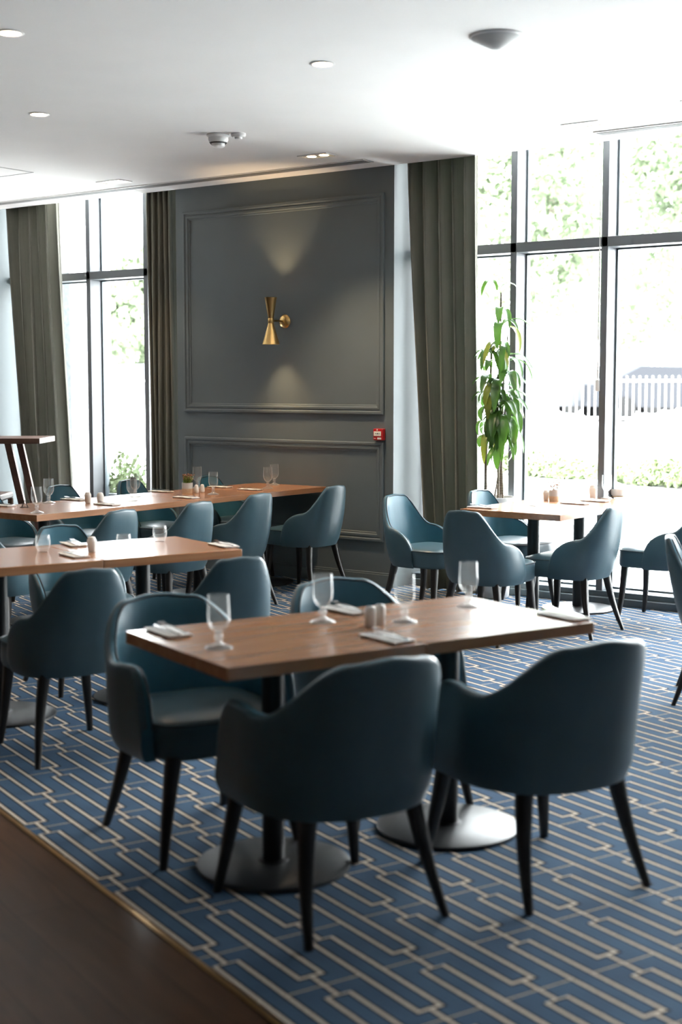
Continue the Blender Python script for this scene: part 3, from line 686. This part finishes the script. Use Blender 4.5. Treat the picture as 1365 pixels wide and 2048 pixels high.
MB().tube([(-.02,0,.002),(0,0,.050),(.02,0,.002)], .0035, 6).build('wire', 'black', t); MB().box(-.028,.028,-.015,.015,0,.003).build('foot', 'black', t)

# napkins, forks and knives
def napkin_mesh():
    rnd = random.Random(2); mb = MB()
    for k in range(3):
        nx, ny = 12, 6; top = []; 
        for j in range(ny+1):
            for i in range(nx+1):
                x = -.095+.19*i/nx + k*.004; y = -.04+.08*j/ny - k*.004
                top.append(Vector((x, y, 0.003+.0030*k + .0010*math.sin(i*1.1+k)*math.cos(j*1.3) )))
        bot = [p - Vector((0,0,.0022)) for p in top]; q = nx+1; fs = []
        for j in range(ny):
            for i in range(nx): fs.append((j*q+i, j*q+i+1, (j+1)*q+i+1, (j+1)*q+i)); 
        m_ = len(top); fs += [tuple(m_+a for a in reversed(f)) for f in fs]
        for i in range(nx): fs += [(i, m_+i, m_+i+1, i+1), (ny*q+i, ny*q+i+1, m_+ny*q+i+1, m_+ny*q+i)]
        for j in range(ny): fs += [(j*q, (j+1)*q, m_+(j+1)*q, m_+j*q), (j*q+nx, m_+j*q+nx, m_+(j+1)*q+nx, (j+1)*q+nx)]
        mb.add(top+bot, fs)
    return mb
nap = napkin_mesh().build('napkin', 'napkin', smooth=40)
mb = MB()
def bar(mb, pts):            # flat bar: (x, halfwidth, z, thick)
    rs = [[Vector((x,-w,z)),Vector((x,w,z)),Vector((x,w,z+th)),Vector((x,-w,z+th))] for x, w, z, th in pts]; mb.rings(rs)
bar(mb, [(-.10,.0045,.001,.002),(-.05,.0035,.003,.0025),(.02,.0025,.006,.003),(.035,.009,.004,.002),(.055,.0115,.003,.0018)])
for k in (-1.5,-.5,.5,1.5):
    rs = [[Vector((x,k*.0062-.0014,z)),Vector((x,k*.0062+.0014,z)),Vector((x,k*.0062+.0014,z+.0016)),Vector((x,k*.0062-.0014,z+.0016))] for x, z in ((.053,.003),(.08,.004),(.098,.008))]; mb.rings(rs)
fork = mb.build('fork', 'steel', smooth=40)
mb = MB(); bar(mb, [(-.11,.006,.001,.004),(-.02,.0055,.001,.004),(0,.004,.002,.003),(.02,.009,.002,.0016),(.08,.009,.002,.0012),(.108,.002,.002,.001)])
knife = mb.build('knife', 'steel', smooth=40)
first = {'napkin': True, 'fork': True, 'knife': True}
def lay(obj, nm, loc, rz, lb):
    if first[nm]: o = obj; first[nm] = False
    else: o = obj.copy(); COL.objects.link(o)
    o.location = loc; o.rotation_euler = (0,0,rz); tag(o, lb, nm, {'napkin':'folded napkins','fork':'forks on napkins','knife':'knives on napkins'}[nm])
sets = [(338,1266,69-90,'left end of the nearest table'),(775,1278,-21,'nearest table in front of the ribbed shakers'),(692,1222,-21,'near right table behind the ribbed shakers'),(1128,1234,-21,'right end of the near right table'),
  (150,1112,-22,'middle table at the seam, near edge'),(148,1090,-22,'middle table behind the cream shaker'),(448,1092,-22,'right corner of the middle table'),
  (148,1000,0,'back row behind the two cream shakers'),(215,1010,0,'back row at the near edge, right of the cream shakers'),(322,984,0,'back row left of the flower pot, far side'),(372,996,0,'back row in front of the flower pot'),(440,975,0,'back row far side, right of the pot goblets'),(500,980,0,'back row near edge before the wall pair of goblets'),(632,969,0,'back row end beside the panelled wall'),(4,1012,0,'back row cut by the left photo edge'),
  (1150,1008,0,'right window table just right of the twig pot'),(965,1016,0,'left corner of the right window table'),(1190,1003,0,'right window table in front of the cream cup')]
rnd = random.Random(9)
for x, y, a, where in sets:
    p = Vector(px(x,y)); w = R(a + rnd.uniform(-4,4)); e = Vector((math.cos(w),math.sin(w),0)); f = Vector((-e.y,e.x,0))
    p.z = ZT+.0005
    lay(nap, 'napkin', p, w, 'folded white paper napkin, ' + where)
    lay(fork, 'fork', p + f*.018 + Vector((0,0,.0110)) - e*.01, w + R(180+rnd.uniform(-6,6)), 'steel fork on the napkin, ' + where)
    lay(knife, 'knife', p - f*.014 + Vector((0,0,.0110)) + e*.01, w + R(180+rnd.uniform(-5,5)), 'steel knife on the napkin, ' + where)

# ------------------------------------------------------------------ tall houseplant
t = thing('dracaena_plant', 'tall leafy houseplant in a white planter by the right window', 'potted plant', (-5.015,8.715,0)); rnd = random.Random(11)
MB().lathe([(.10,0),(.11,.01),(.150,.70),(.152,.735),(.138,.735),(.134,.69)], 40, cap1=False).build('planter', 'cutaway', t, smooth=50)
MB().lathe([(.135,.70),(.001,.705)], 24, cap0=False).build('soil', 'soil', t)
leaves = MB(); yl = MB()
def leaf(mb, p, a, ln, w, el, droop):
    d = Vector((math.cos(a),math.sin(a),0)); s = Vector((-d.y,d.x,0)); pts = []; pos = Vector(p); ang = el; n = 9
    for i in range(n+1):
        k = i/n; ww = w*math.sin(PI*min(1,(k*.93+.05)))**.7*(1 if k < .9 else .6) + .0008
        up = Vector((0,0,math.cos(ang))) - d*math.sin(ang)
        pts += [pos - s*ww + up*ww*.35, pos, pos + s*ww + up*ww*.35]
        pos = pos + (d*math.cos(ang) + Vector((0,0,math.sin(ang))))*ln/n
        ang -= droop/n*(1.5 if k < .55 else .6)
    fs = []
    for i in range(n):
        for j in (0,1): fs.append((3*i+j,3*i+j+1,3*i+j+4,3*i+j+3))
    mb.add(pts, fs)
stems = [((.02,0),(.03,-.01),1.62,.013),((-.07,.0),(-.05,.0),1.86,.012),((.06,.0),(.03,-.01),2.20,.009),((.01,-.05),(.12,-.03),1.42,.006),((.03,.0),(.10,-.01),1.90,.007),((.05,-.05),(.09,-.06),1.60,.006)]
for (x0,y0),(x1,y1),h,r in stems:
    pts = [Vector((x0+(x1-x0)*k+.012*math.sin(5*k+x0*40), y0+(y1-y0)*k, .69+(h-.69)*k)) for k in [i/12 for i in range(13)]]
    MB().tube(pts, [r*(1-.35*i/12)+.0012*(i % 2) for i in range(13)], 10).build('stem', 'bark', t, smooth=60)
    lo = .50 if h < 1.7 else .45
    for i in range(34 if r > .01 else (26 if r > .008 else 17)):
        k = rnd.uniform(lo,1); p = pts[int(k*12)]
        a = rnd.uniform(0,2*PI)
        if math.sin(a) > .5 and p.y > -.05: a = -a
        leaf(yl if rnd.random() < .07 else leaves, p, a, rnd.uniform(.22,.36)*(.5 if math.cos(a) < -.2 else 1), rnd.uniform(.018,.032), rnd.uniform(.1,1.0), rnd.uniform(1.5,2.5))
leaf(yl, (.05,-.06,1.20), -1.2, .24, .024, -1.3, .4)
for (x,y,z,a) in ((.02,0,2.20,.5),(.0,.0,2.22,4.5)): leaf(leaves, (x,y,z), a, .26, .020, 1.35, 2.6)
leaves.build('leaves', 'leaf', t, smooth=180); yl.build('leaves', 'leafy', t, smooth=180)['label'] = 'yellowing leaves'

# ------------------------------------------------------------------ outside
struct(MB().box(-60,20,YG+.2,36,-.15,-.02).build('ground', 'terrace', smooth=0), 'pale sunlit paving outside the windows', 'ground')
struct(MB().box(-140,60,27,160,-.3,.55).build('ground', 'tarmac', smooth=0), 'pale raised car park beyond the paving', 'ground')
def out(pxx, dist, z=0):
    a = R(YAW) - math.atan((pxx-682.5)/F_PX); return Vector((-math.sin(a)*dist, math.cos(a)*dist, z))
def hedge(name, lab, a, b, h, w, seed, dens):
    rnd = random.Random(seed); mb = MB(); d = (b-a); ln = d.length; d.normalize(); s = Vector((-d.y,d.x,0))
    for i in range(int(ln*dens)):
        k = rnd.uniform(0,ln); ht = h*(.75+.25*math.sin(k*1.7+seed)) ; v = rnd.uniform(-1,1); zz = ht*math.sqrt(max(0,1-v*v))*rnd.uniform(.75,1.0) if rnd.random() < .75 else rnd.uniform(0,ht*.6)
        p = a + d*k + s*v*w + Vector((0,0,zz)); q = Vector((rnd.gauss(0,1),rnd.gauss(0,1),rnd.gauss(0,1))).normalized()*.07; r = q.orthogonal().normalized()*.04
        mb.add([p-q,p+r,p+q,p-r],[(0,1,2,3)])
    return tag(mb.build(name, 'hedge', smooth=0), lab, 'hedge')
hedge('low_hedge', 'low green hedge outside the right window', out(1030,24.5), out(1480,21.0), .42, .45, 1, 1500)
def box_planter(lab, loc, seed):
    t = thing('outdoor_planter', lab, 'planter', loc); MB().box(-.28,.28,-.2,.2,0,.55).build('box', 'stone', t, bevel=.01)
    rnd = random.Random(seed); mb = MB()
    for i in range(600):
        p = Vector((rnd.uniform(-.26,.26), rnd.uniform(-.2,.2), .53 + abs(rnd.gauss(0,.14)))); q = Vector((rnd.gauss(0,1),rnd.gauss(0,1),rnd.gauss(0,1))).normalized()*.035; r = q.orthogonal().normalized()*.018
        mb.add([p-q,p+r,p+q,p-r],[(0,1,2,3)])
    mb.build('shrub', 'hedge', t, smooth=0)
c_ = out(252,13.2); box_planter('stone planter with green shrub outside the left window', (c_.x,c_.y,-.02), 3)
tag(MB().box(-.22,.22,-.28,.28,0,4.2).build('stone_pillar','stone', smooth=0), 'grey stone pillar outside the left window beside the curtain', 'pillar').location = (-10.60,9.85,-.02)
def tree(pxx, dist, h, r, seed, lab):
    c = out(pxx, dist, .5 if dist > 36 else 0); t = thing('tree', lab, 'tree', c, group='trees beyond the car park'); rnd = random.Random(seed)
    MB().tube([(0,0,0),(.1,0,h*.3),(0,.1,h*.7)], [.28,.2,.1], 8).build('trunk', 'trunk', t)
    mb = MB(); cl = [(Vector((rnd.gauss(0,.45)*r, rnd.gauss(0,.45)*r, h*.55 + rnd.uniform(-.36,.40)*h)), rnd.uniform(.25,.5)*r) for _ in range(26)]
    for i in range(14000):
        cc, cr = rnd.choice(cl); v = Vector((rnd.gauss(0,1),rnd.gauss(0,1),rnd.gauss(0,1))).normalized(); p = cc + v*cr*rnd.uniform(.7,1)
        q = Vector((rnd.gauss(0,1),rnd.gauss(0,1),rnd.gauss(0,1))).normalized()*.17; s = q.orthogonal().normalized()*.11; mb.add([p-q,p+s,p+q,p-s],[(0,1,2,3)])
    mb.build('crown', 'leaf_out', t, smooth=0)
tree(250, 66, 7, 3.4, 1, 'pale leafy tree seen through the left window'); tree(1095, 64, 15, 4.5, 2, 'pale tree seen between the two right mullions')
tree(1345, 76, 17, 5.2, 3, 'pale wide tree at the right edge of the window'); tree(1220, 92, 19, 5.5, 4, 'pale tree behind the right hand mullion, furthest back')
tree(150, 80, 8, 3.6, 5, 'pale distant tree beside the left olive curtain')
def fence(a, b, lab):
    d = b-a; t = thing('picket_fence', lab, 'fence', a, math.atan2(d.y,d.x), 'white picket fences'); ln = d.length
    for z in (.12,1.05): MB().box(0,ln,-.02,.02,z,z+.06).build('rail', 'fence', t)
    mb = MB(); n = int(ln/.16)
    for i in range(n): mb.box(i*.16,i*.16+.035,-.03,-.02,0,1.2)
    mb.build('pickets', 'fence', t)
    for i in range(int(ln/2.4)+1): MB().box(i*2.4-.05,i*2.4+.05,-.05,.05,0,1.3).build('post', 'fence', t)
fence(out(1030,36.0,.55), out(1440,34.8,.55), 'white picket fence outside the right window'); fence(out(90,39,.55), out(330,38,.55), 'white picket fence outside the left window')
def car(loc, rz, paint, lab, big=1.0):
    t = thing('parked_car', lab, 'car', loc, rz, 'parked cars')
    prof = [(-2.15,.35),(-2.2,.75),(-2.05,.95),(-1.3,1.02),(-.55,1.45*big),(.9,1.48*big),(1.75,1.05),(2.15,.98),(2.2,.4)]
    rs = []
    for y, s, dz in ((-.86,.97,-.02),(-.80,1,0),(.80,1,0),(.86,.97,-.02)):
        rs.append([Vector((x*s, y*(1 if z < 1.1 else .84), z+dz if z > .5 else z)) for x, z in prof])
    mb = MB(); mb.rings(rs); fixn(mb.build('body', paint, t, smooth=40))
    for s in (-1,1):
        mb = MB(); y = s*.80
        mb.add([(-1.1,y*1.045,1.06),(1.5,y*1.045,1.08),(.85,y*.90,1.40*big),(-.5,y*.90,1.38*big)],[(0,1,2,3)]); mb.build('side_window', 'carglass', t, smooth=0)
        for x in (-1.35,1.35): MB().lathe([(.20,-.1),(.33,-.09),(.33,.09),(.20,.1)], 24, mtx=Matrix.Translation((x,s*.82,.33)) @ rx).build('wheel', 'tyre', t)
    MB().add([(-1.32,-.62,1.045),(-1.32,.62,1.045),(-.60,.60,1.43*big),(-.60,-.60,1.43*big)],[(0,1,2,3)]).build('windscreen', 'carglass', t, smooth=0)
for (pxx, dist, rz, pt, lb, bg_) in [(1105,40,40,'carw','pale car seen between the right mullions',1),(1335,38.5,215,'carg','grey car behind the fence at the far right',1),(1215,48.5,36,'carw','pale car in the second row behind the grey car',1.1),(1400,55,36,'carr','orange car at the right photo edge',1.05),(1080,58,36,'carw','pale car in the third row at centre right',1.2),(250,44,36,'carw','pale car seen through the left window',1.1),(120,51,216,'carw','pale car beside the far left curtain',1.05)]:
    car(out(pxx,dist,.55), R(rz), pt, lb, bg_)
# patio furniture
c_ = out(1378,11.9); t = thing('patio_chair', 'sage metal patio chair outside at the right photo edge', 'chair', (c_.x,c_.y,-.02), R(150))
arc = [Vector((-.20+.0*math.cos(a), .22*math.cos(a), .62+.22*math.sin(a))) for a in [PI*i/14 for i in range(15)]]
MB().tube([Vector((-.2,.22,0))]+arc+[Vector((-.2,-.22,0))], .011, 8).build('back_frame', 'patio', t)
mb = MB()
for i in range(1,6): mb.tube([(-.2,-.22+.44*i/6,.45),(-.2,-.22+.44*i/6,.62+.22*math.sin(math.acos(max(-1,min(1,(-.22+.44*i/6)/.22)))))], .005, 6)
mb.build('back_bars', 'patio', t); MB().box(-.21,.22,-.22,.22,.44,.455).build('seat', 'patio', t, bevel=.004)
for s in (-1,1): MB().tube([(.2,s*.2,.44),(.23,s*.22,0)], .010, 8).build('leg', 'patio', t)
c_ = out(1168,12.2); t = thing('patio_table', 'sage metal folding patio table outside the right window', 'table', (c_.x,c_.y,-.02), R(36))
MB().box(-.3,.3,-.3,.3,.70,.72).build('tabletop', 'patio', t, bevel=.004)
for s in (-1,1):
    for k in (-1,1): MB().tube([(k*.27,s*.26,0),(-k*.27,s*.24,.70)], .010, 8).build('leg', 'patio', t)
